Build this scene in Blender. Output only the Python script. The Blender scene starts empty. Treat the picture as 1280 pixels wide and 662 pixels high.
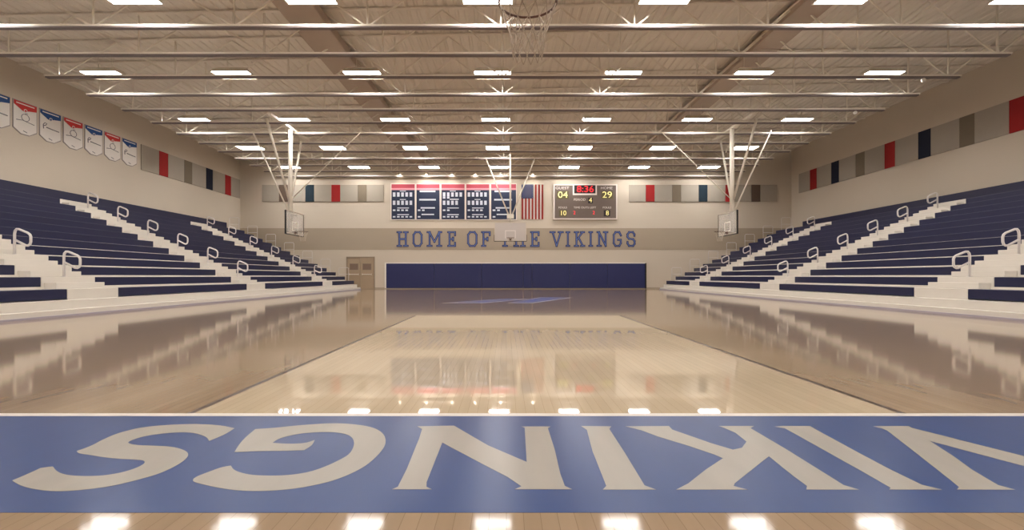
import bpy, bmesh, math, random
from mathutils import Vector, Matrix
random.seed(4)
sc = bpy.context.scene
COL = sc.collection
PI = math.pi

# ------------------------------------------------------------------ camera, world, exposure
CAM_Z = 0.87
FOC = 600.0                       # focal length in pixels of a 1280 px wide frame
cd = bpy.data.cameras.new('camera'); cam = bpy.data.objects.new('camera', cd); COL.objects.link(cam)
cam.location = (0, 0, CAM_Z); cam.rotation_euler = (PI/2, 0, 0)
cd.sensor_width = 36; cd.lens = FOC/1280*36; cd.clip_start = 0.05; cd.clip_end = 200
cd.shift_x = 7/1280; cd.shift_y = 14/1280
sc.camera = cam
sc.view_settings.view_transform = 'Standard'; sc.view_settings.look = 'None'
sc.view_settings.gamma = 1; sc.view_settings.use_curve_mapping = False
EXPOSURE = 0.18
sc.view_settings.exposure = EXPOSURE
sc.cycles.use_light_tree = False
LAMP_POWER = 36.0      # emission strength of each ceiling diffuser
WASH_POWER = 55.0
LAMP_COL = (1.0, 0.965, 0.925)
w = bpy.data.worlds.new('world'); sc.world = w; w.use_nodes = True
w.node_tree.nodes['Background'].inputs[0].default_value = (0.9, 0.85, 0.8, 1)
w.node_tree.nodes['Background'].inputs[1].default_value = 0.05

# room numbers (metres)
XL, XR, YN, YF = -18.3, 19.6, -3.0, 33.0
def deck_z(x): return 8.87 + (x-XL)*(9.53-8.87)/(XR-XL)
CHORD_Z = 7.63
COURT_X = 0.25

# ------------------------------------------------------------------ helpers
def lin(c):
    c /= 255.0
    return c/12.92 if c <= 0.04045 else ((c+0.055)/1.055)**2.4
MATS = {}
def mat(name, rgb, rough=0.6, metal=0.0, var=0.06, scale=3.0, emit=0, alpha=None, coat=0, bump=0, bscale=80, spec=None):
    if name in MATS: return MATS[name]
    m = bpy.data.materials.new(name); m.use_nodes = True
    nt = m.node_tree; b = nt.nodes['Principled BSDF']
    col = (lin(rgb[0]), lin(rgb[1]), lin(rgb[2]), 1)
    b.inputs['Roughness'].default_value = rough; b.inputs['Metallic'].default_value = metal
    tc = nt.nodes.new('ShaderNodeTexCoord')
    if var:
        nz = nt.nodes.new('ShaderNodeTexNoise'); nz.inputs['Scale'].default_value = scale; nz.inputs['Detail'].default_value = 4
        nt.links.new(tc.outputs['Object'], nz.inputs['Vector'])
        rp = nt.nodes.new('ShaderNodeMapRange'); rp.inputs['To Min'].default_value = 1-var; rp.inputs['To Max'].default_value = 1+var
        nt.links.new(nz.outputs['Fac'], rp.inputs['Value'])
        mx = nt.nodes.new('ShaderNodeVectorMath'); mx.operation = 'SCALE'; mx.inputs[0].default_value = col[:3]
        nt.links.new(rp.outputs['Result'], mx.inputs['Scale']); nt.links.new(mx.outputs[0], b.inputs['Base Color'])
    else: b.inputs['Base Color'].default_value = col
    if emit:
        b.inputs['Emission Color'].default_value = col; b.inputs['Emission Strength'].default_value = emit
    if alpha is not None: b.inputs['Alpha'].default_value = alpha
    if coat: b.inputs['Coat Weight'].default_value = coat; b.inputs['Coat Roughness'].default_value = 0.05
    if spec is not None: b.inputs['Specular IOR Level'].default_value = spec
    if bump:
        n2 = nt.nodes.new('ShaderNodeTexNoise'); n2.inputs['Scale'].default_value = bscale
        bp = nt.nodes.new('ShaderNodeBump'); bp.inputs['Strength'].default_value = bump; bp.inputs['Distance'].default_value = 0.01
        nt.links.new(tc.outputs['Object'], n2.inputs['Vector']); nt.links.new(n2.outputs['Fac'], bp.inputs['Height']); nt.links.new(bp.outputs[0], b.inputs['Normal'])
    MATS[name] = m; return m

def link(name, bm, m, parent=None, loc=(0, 0, 0), smooth=False):
    bmesh.ops.recalc_face_normals(bm, faces=bm.faces)
    me = bpy.data.meshes.new(name); bm.to_mesh(me); bm.free()
    if isinstance(m, (list, tuple)):
        for k in m: me.materials.append(k)
    else: me.materials.append(m)
    if smooth:
        for p in me.polygons: p.use_smooth = True
    o = bpy.data.objects.new(name, me); COL.objects.link(o); o.location = loc
    if parent: o.parent = parent
    return o
def tag(o, label=None, cat=None, group=None, kind=None):
    if label: o['label'] = label
    if cat: o['category'] = cat
    if group: o['group'] = group
    if kind: o['kind'] = kind
    return o
def empty(name, label, cat, loc=(0, 0, 0), rz=0, group=None):
    o = bpy.data.objects.new(name, None); o.empty_display_size = 0.2; COL.objects.link(o)
    o.location = loc; o.rotation_euler = (0, 0, rz)
    return tag(o, label, cat, group)
def copy_tree(o, parent=None):
    c = o.copy(); COL.objects.link(c)
    if parent: c.parent = parent
    for ch in [k for k in o.children]: copy_tree(ch, c)
    return c
def B(): return bmesh.new()
def box(bm, x0, x1, y0, y1, z0, z1, mi=0, bev=0):
    vs = [bm.verts.new((x, y, z)) for x in (x0, x1) for y in (y0, y1) for z in (z0, z1)]
    fs = []
    for idx in ((0, 1, 3, 2), (4, 6, 7, 5), (0, 4, 5, 1), (2, 3, 7, 6), (0, 2, 6, 4), (1, 5, 7, 3)):
        f = bm.faces.new([vs[i] for i in idx]); f.material_index = mi; fs.append(f)
    if bev:
        ed = list({e for f in fs for e in f.edges})
        r = bmesh.ops.bevel(bm, geom=ed, offset=bev, segments=2, affect='EDGES', profile=0.6)
        for f in r['faces']: f.material_index = mi
def bar(bm, p, q, wdt, hgt=None, mi=0):
    p, q = Vector(p), Vector(q); d = (q-p).normalized(); hgt = hgt or wdt
    up = Vector((0, 0, 1)) if abs(d.z) < 0.95 else Vector((0, 1, 0))
    s = d.cross(up).normalized(); u = s.cross(d).normalized()
    r = []
    for c in (p, q):
        r.append([bm.verts.new(c + s*a*wdt/2 + u*b*hgt/2) for a, b in ((-1, -1), (1, -1), (1, 1), (-1, 1))])
    for i in range(4):
        f = bm.faces.new((r[0][i], r[0][(i+1) % 4], r[1][(i+1) % 4], r[1][i])); f.material_index = mi
    bm.faces.new(r[0][::-1]).material_index = mi; bm.faces.new(r[1]).material_index = mi
def tube(bm, pts, rad, n=8, closed=False, mi=0):
    pts = [Vector(p) for p in pts]; N = len(pts); rings = []; prev = None
    for i, p in enumerate(pts):
        if closed: t = (pts[(i+1) % N]-pts[i-1]).normalized()
        else: t = (pts[min(i+1, N-1)]-pts[max(i-1, 0)]).normalized()
        if prev is None:
            a = Vector((0, 0, 1)) if abs(t.z) < 0.9 else Vector((0, 1, 0)); u = t.cross(a).normalized()
        else:
            u = (prev - t*prev.dot(t)).normalized()
        prev = u; v = t.cross(u)
        rings.append([bm.verts.new(p + (u*math.cos(2*PI*k/n)+v*math.sin(2*PI*k/n))*rad) for k in range(n)])
    for i in range(N if closed else N-1):
        a, b = rings[i], rings[(i+1) % N]
        for k in range(n):
            f = bm.faces.new((a[k], a[(k+1) % n], b[(k+1) % n], b[k])); f.material_index = mi; f.smooth = True
    if not closed:
        bm.faces.new(rings[0][::-1]).material_index = mi; bm.faces.new(rings[-1]).material_index = mi
def prism(bm, pts, f0, f1, mi=0):
    """pts: 2D polygon; f0, f1 map (u, v) to the two end planes"""
    a = [bm.verts.new(f0(u, v)) for u, v in pts]; b = [bm.verts.new(f1(u, v)) for u, v in pts]
    n = len(pts)
    fa = bm.faces.new(a[::-1]); fb = bm.faces.new(b); fa.material_index = fb.material_index = mi; fa.normal_update(); fb.normal_update()
    for i in range(n):
        bm.faces.new((a[i], a[(i+1) % n], b[(i+1) % n], b[i])).material_index = mi
    bmesh.ops.triangulate(bm, faces=[fa, fb])

# ------------------------------------------------------------------ materials
M_wall = mat('painted_block_wall', (202, 190, 174), 0.75, var=0.03, scale=0.6, bump=0.1, bscale=12)
M_deck = mat('painted_steel_deck', (222, 212, 199), 0.6, var=0.04, scale=0.8)
M_steel = mat('white_painted_steel', (226, 217, 203), 0.35, var=0.02)
M_duct = mat('grey_painted_duct', (176, 158, 142), 0.6, var=0.03)
M_greyband = mat('grey_wall_band', (168, 154, 136), 0.7, var=0.03, scale=1)
M_navy = mat('navy_vinyl', (30, 37, 88), 0.45, var=0.05)
M_seat = mat('navy_bench_plastic', (22, 26, 62), 0.42, var=0.06)
M_deckb = mat('cream_bleacher_deck', (214, 207, 197), 0.5, var=0.04)
M_white = mat('white_paint', (236, 230, 222), 0.5, var=0.02)
M_rail = mat('white_powder_coat_rail', (214, 208, 206), 0.35, var=0.02)
M_black = mat('black_rubber', (32, 28, 28), 0.6, var=0.05)
M_line = mat('dark_court_line', (66, 48, 34), 0.3, var=0.05)
M_lwhite = mat('white_court_line', (205, 197, 190), 0.3, var=0.02)

def floor_like(name, rough):
    m = bpy.data.materials.new(name); m.use_nodes = True
    b = m.node_tree.nodes['Principled BSDF']; b.inputs['Roughness'].default_value = rough
    return m, m.node_tree, b
def wood(name, c1, c2, rough=0.11, ior=1.5):
    m, nt, b = floor_like(name, rough); b.inputs['IOR'].default_value = ior
    tc = nt.nodes.new('ShaderNodeTexCoord'); mp = nt.nodes.new('ShaderNodeMapping')
    mp.inputs['Rotation'].default_value = (0, 0, PI/2)
    nt.links.new(tc.outputs['Object'], mp.inputs['Vector'])
    br = nt.nodes.new('ShaderNodeTexBrick'); br.inputs['Scale'].default_value = 1
    br.inputs['Brick Width'].default_value = 1.3; br.inputs['Row Height'].default_value = 0.062
    br.inputs['Mortar Size'].default_value = 0.0012; br.inputs['Bias'].default_value = 0.0
    br.offset = 0.37
    br.inputs['Color1'].default_value = (lin(c1[0]), lin(c1[1]), lin(c1[2]), 1)
    br.inputs['Color2'].default_value = (lin(c2[0]), lin(c2[1]), lin(c2[2]), 1)
    br.inputs['Mortar'].default_value = (lin(c2[0]*.88), lin(c2[1]*.86), lin(c2[2]*.83), 1)
    nt.links.new(mp.outputs[0], br.inputs['Vector'])
    nz = nt.nodes.new('ShaderNodeTexNoise'); nz.inputs['Scale'].default_value = 1.0; nz.inputs['Detail'].default_value = 5
    mp2 = nt.nodes.new('ShaderNodeMapping'); mp2.inputs['Scale'].default_value = (14, 0.7, 1)
    nt.links.new(tc.outputs['Object'], mp2.inputs['Vector']); nt.links.new(mp2.outputs[0], nz.inputs['Vector'])
    rp = nt.nodes.new('ShaderNodeMapRange'); rp.inputs['To Min'].default_value = 0.9; rp.inputs['To Max'].default_value = 1.1
    nt.links.new(nz.outputs['Fac'], rp.inputs['Value'])
    mx = nt.nodes.new('ShaderNodeVectorMath'); mx.operation = 'SCALE'
    nt.links.new(br.outputs['Color'], mx.inputs[0]); nt.links.new(rp.outputs['Result'], mx.inputs['Scale'])
    nt.links.new(mx.outputs[0], b.inputs['Base Color'])
    return m
M_floor = wood('varnished_maple', (152, 131, 108), (146, 125, 102), 0.075, 1.55)
M_lane = wood('pale_maple', (192, 174, 149), (187, 169, 144), 0.03, 1.6)
def paint(name, rgb, rough):
    m, nt, b = floor_like(name, rough)
    tc = nt.nodes.new('ShaderNodeTexCoord'); nz = nt.nodes.new('ShaderNodeTexNoise')
    nz.inputs['Scale'].default_value = 1; nz.inputs['Detail'].default_value = 6
    mp2 = nt.nodes.new('ShaderNodeMapping'); mp2.inputs['Scale'].default_value = (9, 1.5, 1)
    nt.links.new(tc.outputs['Object'], mp2.inputs['Vector']); nt.links.new(mp2.outputs[0], nz.inputs['Vector'])
    rp = nt.nodes.new('ShaderNodeMapRange'); rp.inputs['To Min'].default_value = 0.88; rp.inputs['To Max'].default_value = 1.12
    nt.links.new(nz.outputs['Fac'], rp.inputs['Value'])
    mx = nt.nodes.new('ShaderNodeVectorMath'); mx.operation = 'SCALE'; mx.inputs[0].default_value = (lin(rgb[0]), lin(rgb[1]), lin(rgb[2]))
    nt.links.new(rp.outputs['Result'], mx.inputs['Scale']); nt.links.new(mx.outputs[0], b.inputs['Base Color'])
    return m
M_band = paint('blue_floor_paint', (34, 62, 114), 0.28)
M_letter = paint('putty_floor_paint', (152, 146, 137), 0.28)
M_logo = paint('blue_logo_paint', (58, 78, 150), 0.2)

# ------------------------------------------------------------------ the room
bm = B(); box(bm, XL-0.3, XR+0.3, YN-0.3, YF+0.3, -0.3, 0)
tag(link('floor', bm, M_floor), 'glossy varnished maple gym floor mirroring the room', 'floor', kind='structure')
# corrugated roof deck, ribs running away from the camera
bm = B(); prof = []; x = XL-0.3; pitch = 0.30
while x < XR+0.3:
    for dx, dz in ((0, 0), (0.17, 0), (0.20, 0.028), (0.27, 0.028)): prof.append((x+dx, deck_z(x+dx)+dz))
    x += pitch
lo = [(bm.verts.new((x, YN-0.3, z)), bm.verts.new((x, YF+0.3, z))) for x, z in prof]
hi = [(bm.verts.new((x, YN-0.3, 10.0)), bm.verts.new((x, YF+0.3, 10.0))) for x, z in (prof[0], prof[-1])]
for a, b in zip(lo, lo[1:]): bm.faces.new((a[0], a[1], b[1], b[0]))
bm.faces.new((hi[0][0], hi[1][0], hi[1][1], hi[0][1]))
bm.faces.new((lo[0][0], hi[0][0], hi[0][1], lo[0][1])); bm.faces.new((lo[-1][0], lo[-1][1], hi[1][1], hi[1][0]))
tag(link('ceiling', bm, M_deck), 'corrugated steel roof deck painted beige', 'ceiling', kind='structure')
for nm, x0, x1, y0, y1, lb in (('wall_left', XL-0.3, XL, YN, YF, 'beige wall behind the left bleachers'),
                               ('wall_right', XR, XR+0.3, YN, YF, 'beige wall behind the right bleachers'),
                               ('wall_far', XL-0.3, XR+0.3, YF, YF+0.3, 'beige far end wall of the gym'),
                               ('wall_near', XL-0.3, XR+0.3, YN-0.3, YN, 'beige wall behind the viewpoint')):
    bm = B(); box(bm, x0, x1, y0, y1, 0, 9.9)
    tag(link(nm, bm, M_wall), lb, 'wall', kind='structure')
bm = B(); box(bm, XL, XR, YF-0.012, YF, 2.68, 4.17)
for k in range(1, 8):
    z = 2.68+k*0.186; box(bm, XL, XR, YF-0.015, YF-0.01, z-0.006, z+0.006)
tag(link('trim_1', bm, M_greyband), 'wide grey painted band across the far wall', 'wall band', kind='structure')
bm = B(); box(bm, XL+0.3, XR-0.3, YF-0.035, YF, 0, 0.1)
o = link('baseboard_far', bm, M_greyband); tag(o, 'grey rubber base along the far wall', 'baseboard', kind='structure')
for nm, x, s in (('baseboard_left', XL, 1), ('baseboard_right', XR, -1)):
    bm = B(); box(bm, min(x, x+s*0.02), max(x, x+s*0.02), YN, YF-0.05, 0, 0.1)
    tag(link(nm, bm, M_greyband), 'grey rubber base of the side wall', 'baseboard', kind='structure')

# air ducts under the deck, one each side
for (xc, wd, lb) in ((-6.1, 1.1, 'wide flat grey air duct under the roof left of centre'), (9.2, 0.95, 'narrower flat grey air duct under the roof right of centre')):
    z1 = deck_z(xc)-0.16
    r = empty('air_duct', lb, 'air duct', (xc, 0, z1-0.3))
    bm = B(); box(bm, -wd/2, wd/2, YN+0.1, YF-0.1, 0, 0.3, bev=0.03); link('duct_body', bm, M_duct, r)
    for y in range(1, 33, 4):
        bm = B(); box(bm, -wd/2-0.02, wd/2+0.02, y-0.03, y+0.03, -0.02, 0.32); link('duct_flange', bm, M_duct, r)

# ------------------------------------------------------------------ double door in the far wall
DX0, DX1, DZ = -10.9, -9.13, 2.13
M_door = mat('taupe_door_paint', (166, 146, 122), 0.5); M_frame = mat('door_frame_paint', (150, 132, 112), 0.5)
M_lite = mat('dark_wired_glass', (128, 108, 96), 0.2, var=0.05)
bm = B()
box(bm, DX0-0.08, DX0, YF-0.09, YF, 0, DZ+0.08); box(bm, DX1, DX1+0.08, YF-0.09, YF, 0, DZ+0.08); box(bm, DX0, DX1, YF-0.09, YF, DZ, DZ+0.08)
tag(link('trim_2', bm, M_frame), 'taupe frame around the double door', 'door frame', kind='structure')
mid = (DX0+DX1)/2
for n, (a, b, s) in enumerate(((DX0+0.005, mid-0.01, 1), (mid+0.01, DX1-0.005, -1))):
    bm = B(); box(bm, a, b, YF-0.06, YF-0.005, 0.01, DZ-0.01, bev=0.004)
    d = link('door_%d' % (n+1), bm, M_door)
    tag(d, ('left' if n == 0 else 'right')+' leaf of the taupe double door in the far wall', 'door', kind='structure')
    c = (a+b)/2
    bm = B(); box(bm, c-0.28, c+0.28, YF-0.07, YF-0.058, 1.32, 1.72); link('door_glass', bm, M_lite, d)
    bm = B()
    for q in ((c-0.31, c-0.28, 1.29, 1.75), (c+0.28, c+0.31, 1.29, 1.75)): box(bm, q[0], q[1], YF-0.075, YF-0.058, q[2], q[3])
    box(bm, c-0.28, c+0.28, YF-0.075, YF-0.058, 1.72, 1.75); box(bm, c-0.28, c+0.28, YF-0.075, YF-0.058, 1.29, 1.32)
    link('glass_frame', bm, M_frame, d)
    bm = B(); box(bm, a+0.1, b-0.1, YF-0.12, YF-0.09, 0.97, 1.03); box(bm, a+0.1, a+0.14, YF-0.12, YF-0.06, 0.95, 1.05); box(bm, b-0.14, b-0.1, YF-0.12, YF-0.06, 0.95, 1.05)
    link('push_bar', bm, M_steel, d)

# ------------------------------------------------------------------ wall padding on the far wall
wp = empty('wall_padding', 'long navy safety padding along the foot of the far wall', 'wall padding', (0, YF, 0))
def fx(px): return (px-633)*YF/FOC
xs = [483, 543, 602, 654, 665, 712, 759, 806]
for a, b in zip(xs, xs[1:]):
    bm = B(); box(bm, fx(a)+0.006, fx(b)-0.006, -0.075, -0.002, 0.06, 1.74, bev=0.015)
    link('pad', bm, M_navy, wp)
bm = B(); box(bm, fx(482), fx(807), -0.04, -0.001, 1.745, 1.80); box(bm, fx(481), fx(483), -0.04, -0.001, 0.04, 1.80); link('top_trim', bm, M_white, wp)
bm = B(); box(bm, fx(806)+0.003, fx(807.6), -0.09, -0.001, 0.04, 1.77); link('end_post', bm, M_black, wp)

# ------------------------------------------------------------------ wall lettering: HOME OF THE VIKINGS
M_ltr_edge = mat('navy_letter_edge', (32, 42, 96), 0.5, var=0.03); M_ltr = mat('blue_letter_face', (96, 120, 184), 0.5, var=0.03)
def glyph(ch):
    """strokes in a 0..1 box: list of polylines"""
    sf = 0.13
    def serif(x, y, w=0.17): return [(x-w, y), (x+w, y)]
    G = {
     'H': [[(.2, 0), (.2, 1)], [(.8, 0), (.8, 1)], [(.2, .5), (.8, .5)], [(.03, 0), (.37, 0)], [(.63, 0), (.97, 0)], [(.03, 1), (.37, 1)], [(.63, 1), (.97, 1)]],
     'O': [[(.25, 0), (.75, 0), (.97, .2), (.97, .8), (.75, 1), (.25, 1), (.03, .8), (.03, .2), (.25, 0)]],
     'M': [[(.16, 0), (.16, 1), (.5, .3), (.84, 1), (.84, 0)], [(.02, 0), (.3, 0)], [(.7, 0), (.98, 0)], [(.02, 1), (.18, 1)], [(.82, 1), (.98, 1)]],
     'E': [[(.2, 0), (.2, 1)], [(.03, 0), (.95, 0), (.95, .22)], [(.03, 1), (.95, 1), (.95, .78)], [(.2, .5), (.68, .5)], [(.68, .4), (.68, .6)]],
     'F': [[(.2, 0), (.2, 1)], [(.03, 0), (.42, 0)], [(.03, 1), (.95, 1), (.95, .78)], [(.2, .5), (.68, .5)], [(.68, .4), (.68, .6)]],
     'T': [[(.5, 0), (.5, 1)], [(.3, 0), (.7, 0)], [(.03, .76), (.03, 1), (.97, 1), (.97, .76)]],
     'V': [[(.17, 1), (.5, 0), (.83, 1)], [(.0, 1), (.34, 1)], [(.66, 1), (1, 1)]],
     'I': [[(.5, 0), (.5, 1)], [(.03, 0), (.97, 0)], [(.03, 1), (.97, 1)]],
     'K': [[(.2, 0), (.2, 1)], [(.82, 1), (.22, .42)], [(.42, .6), (.84, 0)], [(.03, 0), (.37, 0)], [(.66, 0), (.99, 0)], [(.03, 1), (.37, 1)], [(.64, 1), (.97, 1)]],
     'N': [[(.18, 0), (.18, 1), (.82, 0), (.82, 1)], [(.02, 0), (.36, 0)], [(.02, 1), (.2, 1)], [(.64, 1), (.98, 1)]],
     'G': [[(.95, .76), (.73, 1), (.25, 1), (.03, .8), (.03, .2), (.25, 0), (.73, 0), (.93, .2), (.93, .44), (.58, .44)]],
     'S': [[(.93, .74), (.93, .84), (.73, 1), (.25, 1), (.05, .84), (.05, .66), (.25, .52), (.75, .48), (.95, .34), (.95, .16), (.75, 0), (.25, 0), (.05, .18), (.05, .28)]],
    }
    return G[ch]
def glyph_mesh(bm, ch, x0, x1, z0, z1, st, y0, y1):
    h = st/2
    for pl in glyph(ch):
        P = [Vector((x0+h+(x1-x0-2*h)*u, z0+h+(z1-z0-2*h)*v)) for u, v in pl]
        for a, b in zip(P, P[1:]):
            d = (b-a).normalized(); n = Vector((-d.y, d.x))*h; e = d*h*0.98
            q = [a-e+n, b+e+n, b+e-n, a-e-n]
            y0 += 0.00003; 
            prism(bm, [(v.x, v.y) for v in q], lambda u, v: (u, y0, v), lambda u, v: (u, y1, v))
wl = empty('wall_lettering', 'large blue slab-serif words HOME OF THE VIKINGS on the grey band', 'lettering', (0, YF-0.016, 0))
text = [('H', 495.3, 511.3), ('O', 515.5, 528.6), ('M', 533, 553.2), ('E', 558.8, 570.6), ('O', 583.6, 597.2), ('F', 601, 614),
        ('T', 624, 638.5), ('H', 641.2, 657.6), ('E', 662.2, 675), ('V', 686.8, 704.6), ('I', 706.8, 712.8), ('K', 716.8, 731.6),
        ('I', 735.2, 741.4), ('N', 745.2, 760.6), ('G', 765.6, 777.8), ('S', 782.6, 794.8)]
zb, zt = CAM_Z+(345-308.4)*YF/FOC, CAM_Z+(345-288.8)*YF/FOC
for ch, a, b in text:
    bm = B(); glyph_mesh(bm, ch, fx(a), fx(b), zb, zt, 0.135, -0.02, 0.0); L = link('letter', bm, M_ltr_edge, wl)
    bm = B(); glyph_mesh(bm, ch, fx(a)+0.045, fx(b)-0.045, zb+0.045, zt-0.045, 0.045, -0.03, -0.021); link('letter_face', bm, M_ltr, L)

# ------------------------------------------------------------------ acoustic panels
PM = {'grey': mat('grey_felt', (162, 153, 141), 0.9, var=0.03), 'red': mat('red_felt', (152, 24, 24), 0.85, var=0.05),
      'teal': mat('teal_felt', (12, 36, 50), 0.85, var=0.05), 'navy': mat('dark_blue_felt', (10, 18, 42), 0.85, var=0.05),
      'taupe': mat('taupe_felt', (120, 108, 92), 0.9, var=0.05), 'brown': mat('brown_felt', (96, 78, 66), 0.9, var=0.05)}
def panel(wall, col, a, b, z0, z1, label):
    bm = B()
    if wall == 'far': box(bm, a+0.004, b-0.004, YF-0.055, YF-0.005, z0, z1, bev=0.01)
    elif wall == 'left': box(bm, XL+0.005, XL+0.055, a+0.004, b-0.004, z0, z1, bev=0.01)
    else: box(bm, XR-0.055, XR-0.005, a+0.004, b-0.004, z0, z1, bev=0.01)
    o = link('acoustic_panel', bm, PM[col])
    tag(o, label, 'acoustic panel', 'acoustic panels on the %s wall' % wall)
FZ0, FZ1 = 5.98, 7.14
far = [('grey', 328, 349, 'grey felt panel at the left end of the far wall row'),
 ('brown', 349, 360, 'brown felt panel on the far wall behind the left mast'),
 ('grey', 360, 382, 'grey felt far wall panel between the left brown and teal ones'),
 ('teal', 382, 393, 'teal felt panel on the far wall, left of the record boards'),
 ('grey', 393, 414.5, 'grey felt far wall panel between teal and red, left side'),
 ('red', 414.5, 425.5, 'red felt panel on the far wall, left of the record boards'),
 ('grey', 425.5, 447.5, 'grey felt far wall panel between red and taupe, left side'),
 ('taupe', 447.5, 458.5, 'taupe felt panel on the far wall, left of the record boards'),
 ('grey', 458.5, 480, 'grey felt far wall panel nearest the record boards'),
 ('grey', 786, 807, 'grey felt far wall panel nearest the scoreboard'),
 ('red', 807, 818, 'red felt panel on the far wall just right of the scoreboard'),
 ('grey', 818, 840, 'grey felt far wall panel between red and taupe, right side'),
 ('taupe', 840, 851, 'taupe felt panel on the far wall, right of the scoreboard'),
 ('grey', 851, 873, 'grey felt far wall panel between taupe and teal, right side'),
 ('teal', 873, 884, 'teal felt panel on the far wall, right of the scoreboard'),
 ('grey', 884, 906.5, 'grey felt far wall panel between right teal and the mast'),
 ('red', 906.5, 917.5, 'red felt panel on the far wall behind the right mast'),
 ('grey', 917.5, 939, 'grey felt far wall panel just right of the right mast'),
 ('brown', 939, 950, 'brown felt panel on the far wall, right of the right mast'),
 ('grey', 950, 971, 'grey felt panel at the right end of the far wall row')]
for c, a, b, lb in far: panel('far', c, fx(a), fx(b), FZ0, FZ1, lb)
acc = [('red', 25.23, 'red felt panel on the left wall nearest the pennants'), ('taupe', 27.2, 'taupe felt panel on the left wall'),
       ('navy', 29.17, 'dark blue felt panel on the left wall'), ('red', 31.14, 'red felt panel on the left wall nearest the far corner')]
gl = ['grey felt panel beside the last pennant on the left wall', 'grey felt left wall panel between red and taupe', 'grey felt left wall panel between taupe and dark blue',
      'grey felt left wall panel between dark blue and the far red', 'grey felt left wall panel in the far corner']
y = 24.0
for k, (c, a, lb) in enumerate(acc):
    panel('left', 'grey', y, a, 6.2, 7.47, gl[k]); panel('left', c, a, a+0.67, 6.2, 7.47, lb); y = a+0.67
panel('left', 'grey', y, 32.9, 6.2, 7.47, gl[4])
accr = [('red', 18.0, 'red felt panel on the right wall at the edge of view, largest'), ('taupe', 20.05, 'larger taupe felt panel on the right wall, second accent from the front'),
        ('navy', 22.12, 'larger dark blue felt panel on the right wall, before the middle red'), ('red', 24.15, 'red felt panel midway along the right wall'),
        ('taupe', 26.2, 'smaller taupe felt panel on the right wall, beyond the middle red'), ('navy', 28.22, 'smaller dark blue felt panel on the right wall towards the far corner'),
        ('red', 30.25, 'red felt panel on the right wall nearest the far corner')]
grl = ['grey felt right wall panel between the largest red and taupe', 'grey felt right wall panel between larger taupe and larger dark blue', 'grey felt right wall panel between larger dark blue and middle red',
       'grey felt right wall panel between middle red and smaller taupe', 'grey felt right wall panel between smaller taupe and smaller dark blue', 'grey felt right wall panel between smaller dark blue and far red',
       'grey felt right wall panel in the far corner']
for k, (c, a, lb) in enumerate(accr):
    panel('right', c, a, a+0.67, 6.41, 7.69, lb)
    nx = accr[k+1][1] if k < 6 else 32.1
    panel('right', 'grey', a+0.67, nx, 6.41, 7.69, grl[k])

# ------------------------------------------------------------------ pennants on the left wall
M_pw = mat('white_pennant_cloth', (226, 220, 214), 0.8, var=0.02); M_pr = mat('red_pennant_cloth', (196, 52, 52), 0.8, var=0.03)
M_pb = mat('blue_pennant_cloth', (30, 72, 130), 0.8, var=0.03); M_pg = mat('grey_print', (120, 116, 122), 0.8, var=0.02); M_pedge = mat('grey_pennant_hem', (150, 142, 140), 0.8, var=0.02)
def pennant(y0, red, label):
    W = 0.92; z1 = 7.46; zs = 6.40; zt_ = 6.22
    r = empty('pennant', label, 'pennant', (XL+0.012, y0+W/2, z1), 0, 'championship pennants on the left wall')
    def F(dx): return lambda u, v: (dx, u, v)
    hw = W/2
    def wave(u, v): return 0.012*math.sin(7*u+3*v)*max(0, -v)
    bm = B(); prism(bm, [(-hw, 0), (hw, 0), (hw, zs-z1), (hw*.35, zt_-z1), (-hw*.35, zt_-z1), (-hw, zs-z1)], F(0.0), F(0.012)); link('hem', bm, M_pedge, r)
    k = 0.028
    bm = B(); prism(bm, [(-hw+k, -k), (hw-k, -k), (hw-k, zs-z1+k), (hw*.34, zt_-z1+k), (-hw*.34, zt_-z1+k), (-hw+k, zs-z1+k)], F(0.0125), F(0.020)); link('cloth', bm, M_pw, r)
    c = M_pr if red else M_pb
    bm = B(); prism(bm, [(-hw+k, -k), (hw-k, -k), (hw-k, -0.24), (0.12, -0.30), (0, -0.38), (-0.12, -0.34), (-hw+k, -0.17)], F(0.0205), F(0.026)); link('header', bm, c, r)
    bm = B(); prism(bm, [(-hw*.75, -0.08), (hw*.75, -0.08), (hw*.75, -0.12), (-hw*.75, -0.12)], F(0.0262), F(0.028))
    tube(bm, [(0.027, 0.055*math.cos(a*PI/6), -0.32+0.055*math.sin(a*PI/6)) for a in range(12)], 0.014, 6, True)
    link('header_print', bm, M_pw, r)
    bm = B()
    if red:
        tube(bm, [(0.022, 0.15*math.cos(a*PI/8), -0.58+0.13*math.sin(a*PI/8)) for a in range(16)], 0.011, 6, True)
        tube(bm, [(0.022, -0.02, -0.45), (0.022, 0.03, -0.41), (0.022, 0.09, -0.41)], 0.011, 6)
        tube(bm, [(0.022, -0.34, -0.74), (0.022, -0.1, -0.70), (0.022, 0.34, -0.76)], 0.013, 6)
    else:
        tube(bm, [(0.022, -0.30, -0.76), (0.022, -0.31, -0.60), (0.022, -0.24, -0.52), (0.022, -0.16, -0.53), (0.022, -0.2, -0.6), (0.022, -0.28, -0.64)], 0.016, 6)
        tube(bm, [(0.022, -0.18, -0.68), (0.022, 0.05, -0.70), (0.022, 0.35, -0.72)], 0.018, 6)
    prism(bm, [(-0.08, -1.08), (0.06, -1.12), (0.06, -1.15), (-0.08, -1.11)], F(0.0202), F(0.024))
    link('emblem', bm, M_pg, r)
names = ['blue-topped white pennant cut off by the left edge of view', 'red-topped white pennant, largest and nearest of the three red ones', 'blue-topped white pennant between the two nearest red-topped ones',
         'red-topped white pennant, middle one of the three red ones', 'blue-topped white pennant between the two farther red-topped ones', 'red-topped white pennant, smallest and farthest of the red ones',
         'blue-topped white pennant at the far end, beside the grey panel']
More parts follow.
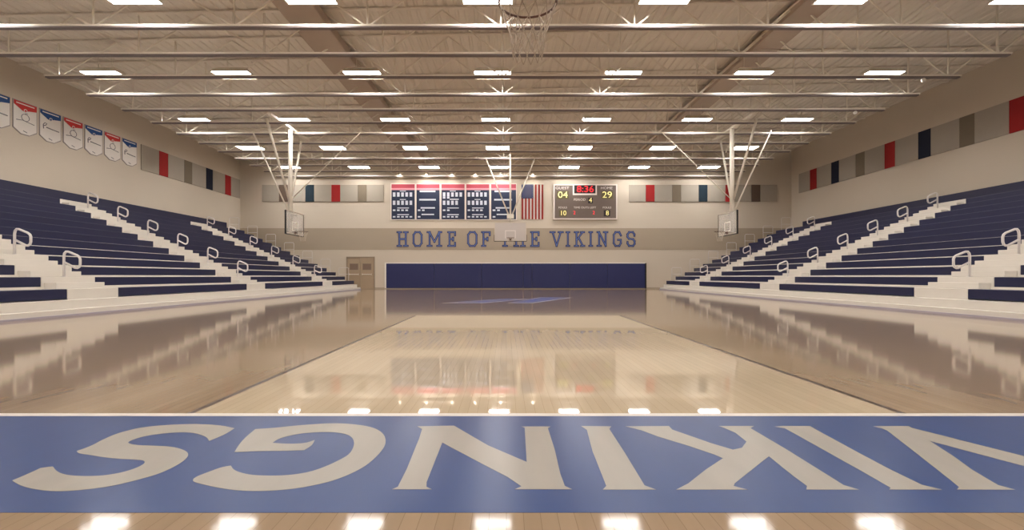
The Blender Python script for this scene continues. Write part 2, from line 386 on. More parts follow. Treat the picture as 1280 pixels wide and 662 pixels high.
for k, nme in enumerate(names): pennant(16.76+1.01*k, k % 2 == 1, nme)

# ------------------------------------------------------------------ record boards, flag, scoreboard
def zf(py): return CAM_Z+(345-py)*YF/FOC
M_rr = mat('red_board_header', (176, 66, 84), 0.6, var=0.03); M_rp = mat('pink_board_stripe', (222, 150, 160), 0.6, var=0.02)
M_rn = mat('navy_board', (24, 36, 66), 0.6, var=0.06); M_rw = mat('white_name_plate', (210, 214, 226), 0.6, var=0.02); M_rf = mat('white_board_frame', (232, 222, 214), 0.5, var=0.02)
bl = ['leftmost navy record board with red header and full rows of name plates', 'second navy record board from the left, mostly bare below red header',
      'middle navy record board with red header and name plates', 'fourth navy record board from the left, full rows of plates', 'navy record board nearest the flag, partly behind the centre mast']
brd = [(489.6, 518.6, 'A'), (520.8, 549.6, 'B'), (552, 580.8, 'C'), (583, 611.6, 'A'), (614, 645, 'B')]
for (a, b, kind), lb in zip(brd, bl):
    x0, x1 = fx(a), fx(b); z0, z1 = zf(274), zf(230.3); W = x1-x0
    r = empty('record_board', lb, 'record board', (x0, YF, z0), 0, 'record boards on the far wall')
    H = z1-z0
    bm = B(); box(bm, -0.055, W+0.055, -0.05, 0, -0.055, H+0.055, bev=0.01); link('frame', bm, M_rf, r)
    bm = B(); box(bm, 0, W, -0.058, -0.051, 0, H*0.835); link('board_face', bm, M_rn, r)
    bm = B(); box(bm, 0, W, -0.058, -0.051, H*0.89, H); link('header', bm, M_rr, r)
    bm = B(); box(bm, 0, W, -0.058, -0.051, H*0.836, H*0.889); link('header_stripe', bm, M_rp, r)
    def bars(rows):
        for (u0, u1, v0, v1) in rows:
            bm = B(); box(bm, u0*W, u1*W, -0.066, -0.059, v0*H, v1*H); link('title_bar', bm, M_rw, r)
    def plates(v0, v1, cnt, n=5):
        for i in range(cnt):
            bm = B(); u = 0.06+i*(0.90/n); box(bm, u*W, (u+0.11)*W, -0.066, -0.059, v0*H, v1*H); link('name_plate', bm, M_rw, r)
    if kind == 'A':
        bars([(.36, .62, .795, .815), (.36, .62, .555, .575), (.25, .75, .31, .335), (.25, .75, .12, .145)])
        plates(.645, .765, 5); plates(.41, .53, 5); plates(.235, .28, 4); plates(.05, .09, 5)
    elif kind == 'C':
        bars([(.36, .62, .795, .815), (.36, .75, .555, .585), (.25, .75, .31, .335), (.25, .75, .12, .145)])
        plates(.645, .765, 5); plates(.59, .64, 2); plates(.41, .53, 4); plates(.235, .28, 2); plates(.05, .09, 4)
    else:
        bars([(.14, .82, .775, .82), (.12, .84, .535, .58), (.18, .80, .305, .345), (.22, .76, .12, .155)])
        plates(.235, .28, 2); plates(.05, .09, 1)

fl = empty('national_flag', 'stars and stripes flag hung vertically on the far wall', 'flag', (fx(652), YF-0.03, zf(274)))
FW, FH = fx(679)-fx(652), zf(230.5)-zf(274)
M_fr = mat('flag_red', (190, 58, 46), 0.8, var=0.03); M_fw = mat('flag_white', (245, 238, 230), 0.8, var=0.02); M_fb = mat('flag_blue', (52, 66, 128), 0.8, var=0.03)
def fold(u, v): return -0.012+0.018*math.sin(u*5.5+0.6)*(1-v/FH*0.6)
bm = B(); nx_, nz_ = 52, 12
gv = [[bm.verts.new((FW*i/nx_, fold(FW*i/nx_, FH*j/nz_), FH*j/nz_)) for j in range(nz_+1)] for i in range(nx_+1)]
for i in range(nx_):
    for j in range(nz_):
        f = bm.faces.new((gv[i][j], gv[i+1][j], gv[i+1][j+1], gv[i][j+1])); f.material_index = 0 if (i//4) % 2 == 0 else 1
bmesh.ops.solidify(bm, geom=bm.faces[:], thickness=0.006)
link('stripes', bm, [M_fr, M_fw], fl)
bm = B(); U, V0 = FW*0.54, FH*0.6; n = 14; m_ = 5
gv = [[bm.verts.new((U*i/n, fold(U*i/n, V0+(FH-V0)*j/m_)-0.012, V0+(FH-V0)*j/m_)) for j in range(m_+1)] for i in range(n+1)]
for i in range(n):
    for j in range(m_): bm.faces.new((gv[i][j], gv[i+1][j], gv[i+1][j+1], gv[i][j+1]))
bmesh.ops.solidify(bm, geom=bm.faces[:], thickness=0.006)
ct = link('canton', bm, M_fb, fl)
bm = B()
for r_ in range(11):
    for c_ in range(5 if r_ % 2 == 0 else 4):
        u = U*((c_+ (0.5 if r_ % 2 == 0 else 1.0))/5); v = V0+(FH-V0)*(r_+0.7)/11.4
        pts = [(u+(0.030 if k % 2 == 0 else 0.013)*math.sin(k*PI/5), v+(0.030 if k % 2 == 0 else 0.013)*math.cos(k*PI/5)) for k in range(10)]
        yy = fold(u, v)-0.022; prism(bm, pts, lambda a, b: (a, yy, b), lambda a, b: (a, yy+0.003, b))
link('stars', bm, M_fw, ct)
bm = B(); tube(bm, [(-0.05, -0.01, FH+0.01), (FW+0.05, -0.01, FH+0.01)], 0.018); link('hanging_rod', bm, M_rf, fl)

def textmesh(name, s, size, m, parent, x, y, z, align='CENTER', sx=1.0):
    cu = bpy.data.curves.new(name, 'FONT'); cu.body = s; cu.size = size; cu.align_x = align; cu.align_y = 'CENTER'; cu.extrude = 0.004
    t = bpy.data.objects.new(name+'_tmp', cu); COL.objects.link(t)
    bpy.context.view_layer.update()
    me = bpy.data.meshes.new_from_object(t.evaluated_get(bpy.context.evaluated_depsgraph_get()))
    bpy.data.objects.remove(t); me.name = name; me.materials.clear(); me.materials.append(m)
    o = bpy.data.objects.new(name, me); COL.objects.link(o); o.parent = parent
    me.transform(Matrix.Translation((x, y, z)) @ Matrix.Rotation(PI/2, 4, 'X') @ Matrix.Diagonal((sx, 1, 1, 1)))
    return o
SX0, SX1, SZ0, SZ1 = fx(691.5), fx(771), zf(274.5), zf(230.5)
sb = empty('scoreboard', 'grey electronic basketball scoreboard with lit digits in a white frame', 'scoreboard', (SX0, YF, SZ0))
SW, SH = SX1-SX0, SZ1-SZ0
M_sf = mat('grey_scoreboard_face', (106, 92, 84), 0.5, var=0.04); M_led_y = mat('amber_digits', (236, 226, 150), 0.5, var=0, emit=0.7)
M_led_r = mat('red_digits', (235, 40, 50), 0.5, var=0, emit=1.0); M_dk = mat('digit_window', (26, 16, 16), 0.4, var=0.03); M_olive = mat('unlit_digit_window', (96, 88, 52), 0.5, var=0.03)
bm = B(); box(bm, 0, SW, -0.16, -0.001, 0, SH, bev=0.02); link('case', bm, M_rf, sb)
bm = B(); box(bm, 0.09, SW-0.09, -0.17, -0.161, 0.09, SH-0.09); link('face_plate', bm, M_sf, sb)
def sp(px, py): return ((px-691.5)*YF/FOC, (274.5-py)*YF/FOC)
def win(x0, y0, x1, y1, m, nm='digit_window', dy=0):
    a = sp(x0, y1); b = sp(x1, y0); bm = B(); box(bm, a[0], b[0], -0.178-dy, -0.1705-dy, a[1], b[1]); return link(nm, bm, m, sb)
win(715.5, 231.2, 745.5, 244.2, M_rf, 'clock_frame'); win(717.3, 232, 743.8, 242.2, M_dk, 'clock_window', 0.008)
win(696, 239.5, 710.5, 249, M_olive); win(751, 239.5, 765.5, 249, M_olive)
win(698.5, 263, 708, 270.7, M_olive); win(754, 263, 762, 270.7, M_dk); win(734.5, 247.5, 740.5, 254.5, M_dk)
def st(s, px, py, hpx, m, sx=1.0, nm='lettering'):
    a = sp(px, py); textmesh(nm, s, hpx*YF/FOC*1.38, m, sb, a[0], -0.192, a[1], sx=sx)
st('GUEST', 702.5, 235.6, 3.3, M_rf, 1.25); st('HOME', 757.5, 235.6, 3.3, M_rf, 1.15)
st('8:36', 731, 237.1, 8.0, M_led_r, 1.15, 'clock_digits')
st('04', 703.2, 244.2, 8.0, M_led_y, 1.15, 'score_digits'); st('29', 758.2, 244.2, 8.0, M_led_y, 1.15, 'score_digits')
st('PERIOD', 724, 250.0, 3.0, M_rf, 1.05); st('4', 737.5, 250.8, 6.0, M_led_y, 1.0, 'period_digit')
st('FOULS', 703, 259.8, 2.4, M_rf, 1.1); st('FOULS', 758, 259.8, 2.4, M_rf, 1.1); st('TIME OUTS LEFT', 730.5, 259.8, 2.4, M_rf, 1.15)
st('10', 703.5, 266.8, 6.0, M_led_y, 1.0, 'foul_digits'); st('8', 758.5, 266.8, 6.0, M_led_y, 1.0, 'foul_digits')
st('2', 717.5, 266.3, 4.4, M_led_r, 1.0, 'time_out_digit'); st('2', 741.5, 266.3, 4.4, M_led_r, 1.0, 'time_out_digit')

# ------------------------------------------------------------------ court markings
FLOOR_LETTERS = [
    ('S', [(-2.102, 2.041), (-2.103, 2.115), (-2.11, 2.174), (-2.072, 2.193), (-2.011, 2.143), (-1.941, 2.103), (-1.862, 2.086), (-1.777, 2.086), (-1.713, 2.112), (-1.68, 2.161), (-1.674, 2.212), (-1.694, 2.254), (-1.737, 2.274), (-1.819, 2.28), (-1.929, 2.301), (-2.018, 2.332), (-2.101, 2.354), (-2.136, 2.386), (-2.124, 2.455), (-2.15, 2.565), (-2.149, 2.672), (-2.094, 2.766), (-1.965, 2.809), (-1.832, 2.824), (-1.798, 2.818), (-1.716, 2.809), (-1.635, 2.784), (-1.553, 2.743), (-1.545, 2.631), (-1.568, 2.532), (-1.616, 2.591), (-1.696, 2.644), (-1.757, 2.669), (-1.826, 2.674), (-1.9, 2.652), (-1.971, 2.604), (-1.987, 2.54), (-1.978, 2.502), (-1.913, 2.471), (-1.804, 2.459), (-1.712, 2.448), (-1.631, 2.413), (-1.561, 2.36), (-1.521, 2.284), (-1.512, 2.193), (-1.527, 2.112), (-1.568, 2.053), (-1.62, 1.997), (-1.675, 1.966), (-1.755, 1.944), (-1.827, 1.937), (-1.934, 1.959), (-2.022, 1.994)]),
    ('G', [(-1.427, 2.728), (-1.318, 2.752), (-1.241, 2.787), (-1.13, 2.818), (-1.014, 2.84), (-0.892, 2.818), (-0.772, 2.766), (-0.679, 2.658), (-0.625, 2.502), (-0.62, 2.364), (-0.64, 2.212), (-0.678, 2.12), (-0.73, 2.045), (-0.794, 1.997), (-0.872, 1.959), (-0.975, 1.94), (-1.089, 1.944), (-1.193, 1.974), (-1.291, 2.013), (-1.334, 2.036), (-1.347, 2.078), (-1.323, 2.129), (-1.297, 2.184), (-1.264, 2.202), (-1.219, 2.147), (-1.135, 2.103), (-1.065, 2.091), (-0.966, 2.091), (-0.886, 2.12), (-0.835, 2.174), (-0.792, 2.26), (-0.763, 2.347), (-0.786, 2.49), (-0.837, 2.604), (-0.915, 2.663), (-1.011, 2.68), (-1.113, 2.663), (-1.183, 2.617), (-1.22, 2.565), (-1.22, 2.502), (-1.123, 2.486), (-1.044, 2.498), (-1.017, 2.547), (-0.998, 2.466), (-1.01, 2.397), (-1.111, 2.386), (-1.224, 2.386), (-1.343, 2.369), (-1.38, 2.478), (-1.408, 2.591)]),
    ('N', [(-0.466, 1.957), (-0.448, 1.981), (-0.449, 2.165), (-0.467, 2.565), (-0.479, 2.728), (-0.516, 2.778), (-0.305, 2.791), (-0.095, 2.466), (0.095, 2.245), (0.105, 2.752), (0.086, 2.775), (0.255, 2.775), (0.237, 2.743), (0.242, 2.409), (0.237, 2.112), (0.242, 1.989), (0.268, 1.957), (0.034, 1.957), (0.062, 1.985), (0.005, 2.078), (-0.092, 2.198), (-0.335, 2.507), (-0.337, 2.028), (-0.33, 1.981), (-0.304, 1.957)]),
    ('I', [(0.433, 2.784), (0.607, 2.778), (0.585, 2.731), (0.583, 2.375), (0.574, 1.994), (0.61, 1.954), (0.392, 1.954), (0.414, 1.989), (0.428, 2.386), (0.455, 2.714)]),
    ('K', [(0.687, 2.778), (0.943, 2.784), (0.939, 2.72), (1.065, 2.498), (1.135, 2.404), (1.193, 2.431), (1.262, 2.522), (1.271, 2.663), (1.247, 2.749), (1.23, 2.784), (1.436, 2.784), (1.395, 2.743), (1.405, 2.42), (1.404, 2.165), (1.403, 1.997), (1.436, 1.954), (1.221, 1.954), (1.246, 1.989), (1.248, 2.078), (1.255, 2.174), (1.267, 2.317), (0.957, 2.013), (0.941, 1.988), (0.982, 1.954), (0.691, 1.954), (0.763, 2.013), (0.9, 2.161), (1.034, 2.291), (1.013, 2.339), (0.927, 2.466), (0.82, 2.604), (0.761, 2.708)]),
    ('I', [(1.548, 2.772), (1.602, 2.784), (1.762, 2.784), (1.754, 2.728), (1.733, 2.354), (1.726, 2.156), (1.73, 2.0), (1.773, 1.954), (1.558, 1.954), (1.579, 1.972), (1.583, 2.112), (1.586, 2.28), (1.589, 2.478), (1.592, 2.743)]),
    ('V', [(2.121, 2.778), (2.333, 2.784), (2.322, 2.749), (2.499, 2.317), (2.64, 1.98), (2.75, 1.957), (2.36, 1.957), (2.46, 1.99), (2.369, 2.197), (2.233, 2.532), (2.156, 2.311), (2.091, 2.156), (2.045, 1.997), (2.071, 1.954), (1.833, 1.954), (1.866, 1.978), (1.929, 2.138), (2.024, 2.386), (2.143, 2.7), (2.145, 2.743)]),
]

BX0, BX1 = -8.2, 8.7
fb = empty('painted_end_band', 'blue painted band across the near end of the court spelling VIKINGS', 'floor marking', (0, 0, 0))
bm = B(); box(bm, BX0, BX1, 1.767, 2.983, 0.0002, 0.0012); link('blue_band', bm, M_band, fb)
def smooth_outline(pts):
    for _ in range(2):
        out = []; n = len(pts)
        for i in range(n):
            a, b, c = Vector(pts[i-1]), Vector(pts[i]), Vector(pts[(i+1) % n])
            u, v = b-a, c-b
            if u.length and v.length and u.angle(v) > 1.0: out.append(tuple(b))
            else: out += [tuple(b-u*0.25), tuple(b+v*0.25)]
        pts = out
    return pts
for ch, pts in FLOOR_LETTERS:
    if ch in 'SG': pts = smooth_outline(pts)
    bm = B(); prism(bm, pts, lambda u, v: (u, v, 0.0013), lambda u, v: (u, v, 0.0022)); link('letter', bm, M_letter, fb)
bm = B(); box(bm, BX0, BX1, 2.984, 3.045, 0.0002, 0.0014)
tag(link('baseline', bm, M_lwhite), 'thin white baseline along the far side of the blue band', 'court line')
LX0, LX1, LY1 = -1.985, 2.49, 10.6
bm = B(); box(bm, LX0, LX1, 3.046, LY1, 0.0002, 0.0010)
ln = tag(link('free_throw_lane', bm, M_lane), 'pale maple free throw lane running away from the baseline', 'free throw lane')
for a, b in ((LX0-0.045, LX0), (LX1, LX1+0.045)):
    bm = B(); box(bm, a, b, 3.046, LY1, 0.0002, 0.0014); link('lane_line', bm, M_line, ln)
cl = empty('center_court_logo', 'flattened blue and white emblem painted at mid court', 'floor marking', (COURT_X, 17.3, 0))
bm = B(); prism(bm, [(-2.2, -1.6), (-1.0, -1.6), (0.45, 0.9), (-0.35, 0.9)], lambda u, v: (u, v, 0.0013), lambda u, v: (u, v, 0.002)); 
prism(bm, [(0.55, -1.6), (-0.15, -1.6), (1.15, 2.1), (2.3, 2.1)], lambda u, v: (u, v, 0.0013), lambda u, v: (u, v, 0.002)); link('emblem', bm, M_logo, cl)
bm = B(); prism(bm, [(-2.35, -1.72), (-0.95, -1.72), (0.58, 1.02), (-0.4, 1.02)], lambda u, v: (u, v, 0.0002), lambda u, v: (u, v, 0.0009))
prism(bm, [(0.65, -1.72), (-0.2, -1.72), (1.1, 2.24), (2.45, 2.24)], lambda u, v: (u, v, 0.0002), lambda u, v: (u, v, 0.0010)); link('emblem_outline', bm, mat('pale_logo_outline', (190, 182, 190), 0.2), cl)

# ------------------------------------------------------------------ bleachers
RUN, RISE, NROW = 0.593, 0.27, 13
Z1 = 0.58
AISLES = ((10.82, 12.25), (18.3, 19.7), (25.87, 27.3))
YB0, YB1 = 3.4, 31.2
def bleacher(name, label, sx, X1, xback):
    r = empty(name, label, 'bleachers', (sx*X1, 0, 0))
    def tb(bm, t0, t1, y0, y1, z0, z1, bev=0):
        a, b = sx*t0, sx*t1; box(bm, min(a, b), max(a, b), y0, y1, z0, z1, bev=bev)
    tmax = abs(xback)-X1
    bm = B(); tb(bm, -0.42, 0.0, YB0, YB1, 0.001, 0.15, 0.008); link('base_step', bm, M_deckb, r)
    bm = B(); tb(bm, -0.46, -0.421, YB0, YB1, 0.001, 0.045); link('floor_edge_strip', bm, mat('grey_lavender_strip', (170, 162, 172), 0.5), r)
    bm = B(); tb(bm, -0.2, 0.3, YB0, YB1, 0.151, 0.34, 0.006); link('base_riser', bm, M_deckb, r)
    segs = [(YB0, AISLES[0][0]), (AISLES[0][1], AISLES[1][0]), (AISLES[1][1], AISLES[2][0]), (AISLES[2][1], YB1)]
    for i in range(NROW):
        t = i*RUN; z = Z1+i*RISE; t2 = t+RUN
        last = i == NROW-1
        bm = B()
        if last: tb(bm, t+0.3, tmax-0.05, YB0, YB1, z-0.08, z-0.02)
        else:
            tb(bm, t+0.3, t2, YB0, YB1, z-0.06, z-0.02)
            tb(bm, t2-0.02, t2+0.3, YB0, YB1, z-0.1, z+RISE-0.222)
        tb(bm, t+0.32, t+0.36, YB0, YB1, max(0.0, z-0.4), z-0.06)
        link('row_deck', bm, M_deckb, r)
        for (a, b) in segs:
            bm = B(); tb(bm, t, t+0.29, a, b, z-0.22, z, 0.014); link('bench_seat', bm, M_seat, r)
        for (a, b) in AISLES:
            bm = B(); tb(bm, t+0.0, (t2-0.0) if not last else tmax-0.06, a+0.004, b-0.004, z-RISE+0.003, z+0.001, 0.01)
            if i > 0: tb(bm, t-0.29, t-0.001, a+0.06, b-0.06, z-RISE+0.002, z-0.13, 0.01)
            link('aisle_step', bm, M_deckb, r)
    zb_ = Z1+(NROW-1)*RISE
    bm = B(); tb(bm, tmax-0.05, tmax, YB0, YB1, zb_-0.15, CAM_Z+0.191*abs(xback) if sx < 0 else CAM_Z+0.184*abs(xback), 0.01); link('back_panel', bm, M_seat, r)
    # end closure under the stepped rows
    pts = [(-0.2, 0.001), (-0.2, 0.34), (0, 0.34)]
    for i in range(NROW):
        t = i*RUN; z = Z1+i*RISE; pts += [(t+0.31, z-0.225), (t+0.31, z-0.07)]
    pts += [(tmax-0.06, zb_-0.09), (tmax-0.06, 0.001)]
    bm = B(); prism(bm, pts, lambda u, v: (sx*u, YB1-0.06, v), lambda u, v: (sx*u, YB1-0.03, v)); link('end_panel', bm, M_deckb, r)
    # looped handrails in the aisles
    for (a, b) in AISLES:
        yc = (a+b)/2
        for i in range(1, NROW-1, 2):
            t = i*RUN+0.14; z = Z1+i*RISE
            L = [(0, -0.0), (0, .50), (-.015, .57), (-.05, .61), (-.10, .61), (-.32, .52), (-.37, .48), (-.39, .43), (-.39, .31), (-.37, .245), (-.32, .215), (-.27, .22), (-.02, .35)]
            bm = B(); tube(bm, [(sx*(t+p[0]), yc, z+p[1]) for p in L], 0.027, 8)
            tube(bm, [(sx*t, yc, z), (sx*t, yc, z+0.012)], 0.06, 10)
            link('aisle_handrail', bm, M_rail, r)
    # guard frames at the far end
    for i in range(0, NROW, 1):
        if i % 2: continue
        t = i*RUN+0.34; z = Z1+i*RISE; ye = YB1-0.04
        top = z+0.85
        bm = B()
        tube(bm, [(sx*t, ye, z-0.05), (sx*t, ye, top-0.06), (sx*(t+0.05), ye, top), (sx*(t+0.57), ye, top), (sx*(t+0.62), ye, top-0.06), (sx*(t+0.62), ye, z+0.1)], 0.016, 8)
        tube(bm, [(sx*t, ye, z+0.42), (sx*(t+0.62), ye, z+0.42)], 0.014, 6)
        link('end_guard_rail', bm, M_rail, r)
    return r
bleacher('bleachers', 'navy and cream bleachers along the left wall', -1, 9.9, -18.22)
bleacher('bleachers', 'navy and cream bleachers along the right wall', 1, 10.4, 19.3)

# ------------------------------------------------------------------ roof joists
NODES = [-15.3, -11.3, -7.45, -3.8, -0.15, 3.5, 7.15, 10.8, 15.1]
def top_z(x): return deck_z(x)-0.06-CHORD_Z
def make_joist():
    r = empty('roof_joist', '', 'roof joist', (0, 0, CHORD_Z), 0, 'roof joists spanning the gym')
    bm = B(); box(bm, -15.75, 15.5, -0.075, 0.075, 0.045, 0.10, bev=0.006); bc = link('bottom_chord', bm, M_steel, r)
    bm = B(); box(bm, -15.7, 15.45, -0.07, 0.07, 0.0, 0.0445, bev=0.004); link('chord_underside_shade', bm, mat('painted_shade_grey', (112, 100, 98), 0.5), bc)  # shade on the chord's underside, painted in as a darker grey strip
    bm = B(); bar(bm, (XL+0.02, 0, top_z(XL)+0.02), (XR-0.02, 0, top_z(XR)+0.02), 0.12, 0.05); link('top_chord', bm, M_deck, r)
    for k, n in enumerate(NODES):
        bm = B(); bar(bm, (n, 0, 0.08), (n, 0, top_z(n)-0.04), 0.042); link('web_bar', bm, M_steel, r)
        l = (NODES[k-1]+n)/2 if k else n-1.9
        g = (NODES[k+1]+n)/2 if k < len(NODES)-1 else n+2.2
        for e in (l, g):
            bm = B(); bar(bm, (n+(0.06 if e > n else -0.06), 0, 0.08), (e, 0, top_z(e)-0.04), 0.042); link('web_bar', bm, M_steel, r)
    return r
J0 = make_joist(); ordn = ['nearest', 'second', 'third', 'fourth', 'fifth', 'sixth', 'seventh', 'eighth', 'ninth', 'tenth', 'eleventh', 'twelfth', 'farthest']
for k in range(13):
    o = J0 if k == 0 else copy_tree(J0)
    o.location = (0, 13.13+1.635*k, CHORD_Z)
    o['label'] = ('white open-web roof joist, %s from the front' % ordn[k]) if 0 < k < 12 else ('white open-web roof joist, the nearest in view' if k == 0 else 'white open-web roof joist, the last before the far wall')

# ------------------------------------------------------------------ ceiling lights
M_dif = bpy.data.materials.new('lit_diffuser'); M_dif.use_nodes = True
nt = M_dif.node_tree; nt.nodes.clear(); out = nt.nodes.new('ShaderNodeOutputMaterial'); em = nt.nodes.new('ShaderNodeEmission')
em.inputs[0].default_value = (*LAMP_COL, 1); em.inputs[1].default_value = LAMP_POWER; nt.links.new(em.outputs[0], out.inputs[0])
LZ = 8.02
def make_light():
    r = empty('ceiling_light', '', 'ceiling light', (0, 0, LZ), 0, 'ceiling lights in rows')
    bm = B()
    lo_ = [(-0.68, -0.37, 0.0), (0.68, -0.37, 0.0), (0.68, 0.37, 0.0), (-0.68, 0.37, 0.0)]; hi_ = [(-0.50, -0.2, 0.2), (0.50, -0.2, 0.2), (0.50, 0.2, 0.2), (-0.50, 0.2, 0.2)]
    a = [bm.verts.new(v) for v in lo_]; b = [bm.verts.new(v) for v in hi_]
    c = [bm.verts.new((v[0]*0.93, v[1]*0.88, 0.0)) for v in lo_]
    for i in range(4):
        bm.faces.new((a[i], a[(i+1) % 4], b[(i+1) % 4], b[i])); bm.faces.new((a[i], c[i], c[(i+1) % 4], a[(i+1) % 4]))
    bm.faces.new(b)
    link('housing', bm, M_steel, r)
    bm = B(); vs = [bm.verts.new((v[0]*0.93, v[1]*0.88, 0.004)) for v in lo_]; bm.faces.new(vs)
    e = bmesh.ops.extrude_face_region(bm, geom=bm.faces[:]); bmesh.ops.translate(bm, verts=[v for v in e['geom'] if isinstance(v, bmesh.types.BMVert)], vec=(0, 0, 0.02))
    link('diffuser', bm, M_dif, r)
    for xx in (-0.25, 0.25):
        bm = B(); bar(bm, (xx, 0, 0.2), (xx, 0, 0.78), 0.012); link('hanger', bm, M_steel, r)
    return r
L0 = make_light(); first = True
rows = [(-2.1, 'unseen'), (2.7, 'unseen'), (7.5, 'unseen'), (12.3, 'row cut by the top edge'), (17.1, 'nearest full row'), (22.1, 'second full row'), (26.8, 'third full row'), (31.55, 'row nearest the far wall')]
colsn = ['leftmost', 'second from left', 'third from left', 'middle', 'third from right', 'second from right', 'rightmost']
for (yy, rn) in rows:
    for k in range(7):
        if rn == 'unseen' and k % 2 == 1 and False: continue
        o = L0 if first else copy_tree(L0); first = False
        o.location = (-0.486+(k-3)*4.6, yy, LZ)
        o['label'] = '%s bright ceiling light in the %s' % (colsn[k], rn) if rn != 'unseen' else 'ceiling light nearer than the picture shows'

# small wash lights above the record boards
for k, px in enumerate((500, 533, 565, 594, 626, 666)):
    x = (px-633)*32.8/FOC
    r = empty('wall_washer', ['leftmost', 'second', 'third', 'fourth', 'fifth', 'rightmost'][k]+' small spot lamp above the record boards and flag', 'spot lamp', (x, 32.8, 7.8), 0, 'small lamps washing the far wall')
    bm = B(); tube(bm, [(0, 0, 0.0), (0, 0.06, 0.16)], 0.075, 12); link('lamp_body', bm, M_steel, r)
    bm = B(); tube(bm, [(0, -0.006, -0.012), (0, -0.001, -0.002)], 0.05, 12); link('lens', bm, mat('lit_lens', (255, 240, 220), 0.5, var=0, emit=12), r)
    bm = B(); bar(bm, (0, 0.06, 0.12), (0, 0.2, 0.12), 0.03); link('bracket', bm, M_steel, r)
    sd = bpy.data.lights.new('spot', 'SPOT'); sd.energy = WASH_POWER; sd.spot_size = 1.9; sd.spot_blend = 0.8; sd.color = (1, .92, .8); sd.shadow_soft_size = 0.15
    so = bpy.data.objects.new('spot', sd); COL.objects.link(so); so.parent = r; so.location = (0, -0.25, -0.02); so.rotation_euler = (math.radians(28), 0, 0)
# little round devices under the joists by the right wall
for (x, y, lb) in ((14.3, 19.67, 'small white round sensor under the joist near the right wall, farther one'), (14.25, 16.4, 'small white round sensor under the joist near the right wall, nearer one')):
    r = empty('ceiling_sensor', lb, 'sensor', (x, y, CHORD_Z))
    bm = B(); bmesh.ops.create_uvsphere(bm, u_segments=14, v_segments=8, radius=0.075, matrix=Matrix.Translation((0, 0, -0.07))); link('dome', bm, M_white, r, smooth=True)
    bm = B(); tube(bm, [(0, 0, -0.06), (0, 0, 0.0)], 0.03, 8); link('stem', bm, M_steel, r)

# ------------------------------------------------------------------ basketball hoops hung from the roof
M_glass = mat('clear_backboard_glass', (232, 228, 224), 0.15, var=0, alpha=0.30)
M_frost = mat('frosted_backboard_glass', (218, 209, 204), 0.2, var=0, alpha=0.78)
M_rim = mat('orange_rim', (88, 54, 40), 0.4, var=0.03); M_net = mat('white_net_cord', (196, 182, 166), 0.8, var=0.02)
def hoop(label, loc, rz, zb, kind):
    """faces local -Y; board plane at local y = 0; loc z = 0"""
    r = empty('basketball_hoop', label, 'basketball hoop', (loc[0], loc[1], 0), rz)
    zt2 = zb+1.07; w2 = 0.915
    bm = B(); box(bm, -w2+0.03, w2-0.03, -0.012, 0.0, zb+0.03, zt2-0.03); bd = link('backboard', bm, M_glass if kind == 'side' else M_frost, r)
    bm = B()
    for q in ((-w2, -w2+0.045, zb, zt2), (w2-0.045, w2, zb, zt2)): box(bm, q[0], q[1], -0.02, 0.03, q[2], q[3])
    box(bm, -w2+0.045, w2-0.045, -0.02, 0.03, zb, zb+0.045); box(bm, -w2+0.045, w2-0.045, -0.02, 0.03, zt2-0.045, zt2)
    link('board_frame', bm, mat('aluminium_board_frame', (196, 184, 170), 0.4, var=0.02), bd)
    bm = B(); zs = zb+0.15
    for (a, b, c, d) in ((-0.305, -0.255, zs, zs+0.46), (0.255, 0.305, zs, zs+0.46)): box(bm, a, b, -0.016, -0.0125, c, d)
    box(bm, -0.255, 0.255, -0.016, -0.0125, zs+0.41, zs+0.46); box(bm, -0.255, 0.255, -0.016, -0.0125, zs, zs+0.05)
    link('target_square', bm, M_white if kind == 'side' else mat('pale_target_paint', (214, 206, 201), 0.4), bd)
    bm = B(); box(bm, -w2-0.02, w2+0.02, -0.035, 0.045, zb-0.03, zb-0.001, bev=0.008)
    for s in (-1, 1): box(bm, min(s*w2, s*(w2+0.025)), max(s*w2, s*(w2+0.025)), -0.035, 0.045, zb, zb+(1.05 if kind == 'side' else 0.35), bev=0.006)
    link('edge_padding', bm, M_black, bd)
    zr = zb+0.15
    bm = B(); tube(bm, [(0.2286*math.cos(2*PI*k/36), -0.38+0.2286*math.sin(2*PI*k/36), zr) for k in range(36)], 0.010, 8, True); rm = link('rim', bm, M_rim, r)
    bm = B(); box(bm, -0.1, 0.1, -0.15, -0.021, zr-0.012, zr+0.0, bev=0.003); box(bm, -0.07, 0.07, -0.03, -0.021, zr-0.12, zr+0.02); bar(bm, (-0.06, -0.03, zr-0.1), (-0.06, -0.15, zr-0.01), 0.015); bar(bm, (0.06, -0.03, zr-0.1), (0.06, -0.15, zr-0.01), 0.015)
    link('rim_bracket', bm, M_rim, rm)
    bm = B(); nl = 12; lv = [(0.225, 0.0), (0.20, -0.09), (0.165, -0.18), (0.14, -0.27), (0.125, -0.36), (0.118, -0.44)]
    for s in (1, -1):
        for k in range(nl):
            tube(bm, [(rr*math.cos(2*PI*(k+s*0.5*j)/nl), -0.38+rr*math.sin(2*PI*(k+s*0.5*j)/nl), zr-0.008+dz) for j, (rr, dz) in enumerate(lv)], 0.0038, 5)
    link('net', bm, M_net, rm)
    return r, zt2
def member(r, nm, p, q, rad):
    bm = B(); tube(bm, [p, q], rad, 12); return link(nm, bm, M_steel, r)
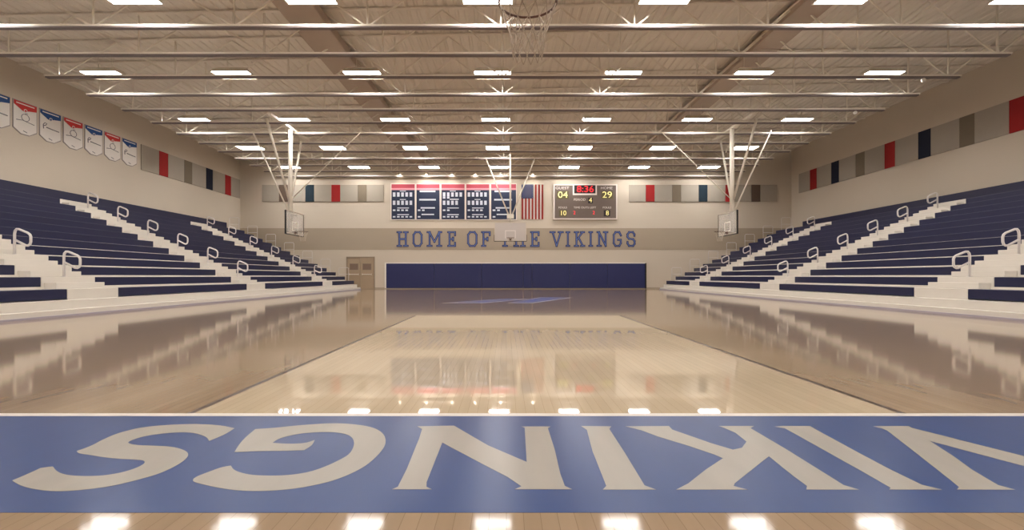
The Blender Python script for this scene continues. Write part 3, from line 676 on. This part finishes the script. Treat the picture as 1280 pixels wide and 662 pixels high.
def side_hoop(label, x, y, rz, s):
    # s: mirror sign so that the long cable runs towards the middle of the gym (local -Y)
    r, zt2 = hoop(label, (x, y), rz, 2.80, 'side')
    member(r, 'mast', (0, 0.20, 2.95), (0, 0.20, 7.73), 0.10)
    member(r, 'board_mount', (-0.35, 0.06, 3.1), (0.35, 0.06, 3.1), 0.035); member(r, 'board_mount', (-0.35, 0.06, 3.75), (0.35, 0.06, 3.75), 0.035)
    member(r, 'board_mount', (0, 0.05, 3.1), (0, 0.2, 3.1), 0.04); member(r, 'board_mount', (0, 0.05, 3.75), (0, 0.2, 3.75), 0.04)
    for e in (-1, 1): member(r, 'brace', (e*0.12, 0.22, 4.45), (e*1.75, 0.45, 7.66), 0.05)
    member(r, 'brace', (0.0, 0.30, 3.9), (0.05, 2.0, 7.66), 0.035)
    member(r, 'brace', (0.0, 0.12, 4.5), (0.0, -3.15, 7.66), 0.022)
    member(r, 'cross_tie', (-0.9, 0.33, 6.9), (-0.05, 0.2, 7.2), 0.03)
    bm = B(); box(bm, -2.0, 2.0, 0.12, 0.28, 7.735, 7.83); link('hanger_beam', bm, M_steel, r)
    return r
side_hoop('folded-down side hoop hanging in front of the left bleachers', -9.9, 22.45, PI/2, 1)
side_hoop('folded-down side hoop hanging in front of the right bleachers', 10.35, 22.45, -PI/2, -1)
r, z_ = hoop('main hoop hanging before the far wall, over the word THE', (0.23, 27.4), 0, 2.88, 'main')
member(r, 'mast', (0, 0.35, 3.2), (0, 0.35, 8.95), 0.055)
member(r, 'board_mount', (-0.35, 0.06, 3.2), (0.35, 0.06, 3.2), 0.03); member(r, 'board_mount', (-0.35, 0.06, 3.75), (0.35, 0.06, 3.75), 0.03)
member(r, 'board_mount', (0, 0.05, 3.2), (0, 0.35, 3.2), 0.035); member(r, 'board_mount', (0, 0.05, 3.75), (0, 0.35, 3.75), 0.035)
for e in (-1, 1): member(r, 'brace', (e*0.08, 0.35, 4.35), (e*1.4, 0.38, 7.64), 0.038)
bm = B(); box(bm, -0.2, 0.2, 0.25, 0.45, 4.2, 4.45, bev=0.02); link('mast_clamp', bm, M_steel, r)
r, z_ = hoop('near hoop above the camera, rim and net cut by the top edge of view', (0.17, 3.44), PI, 2.90, 'main')
member(r, 'mast', (0, 0.35, 3.2), (0, 0.35, 8.95), 0.055)
member(r, 'board_mount', (-0.35, 0.06, 3.75), (0.35, 0.06, 3.75), 0.03); member(r, 'board_mount', (0, 0.05, 3.75), (0, 0.35, 3.75), 0.035)
for e in (-1, 1): member(r, 'brace', (e*0.08, 0.35, 4.35), (e*1.4, 0.38, 8.9), 0.038)
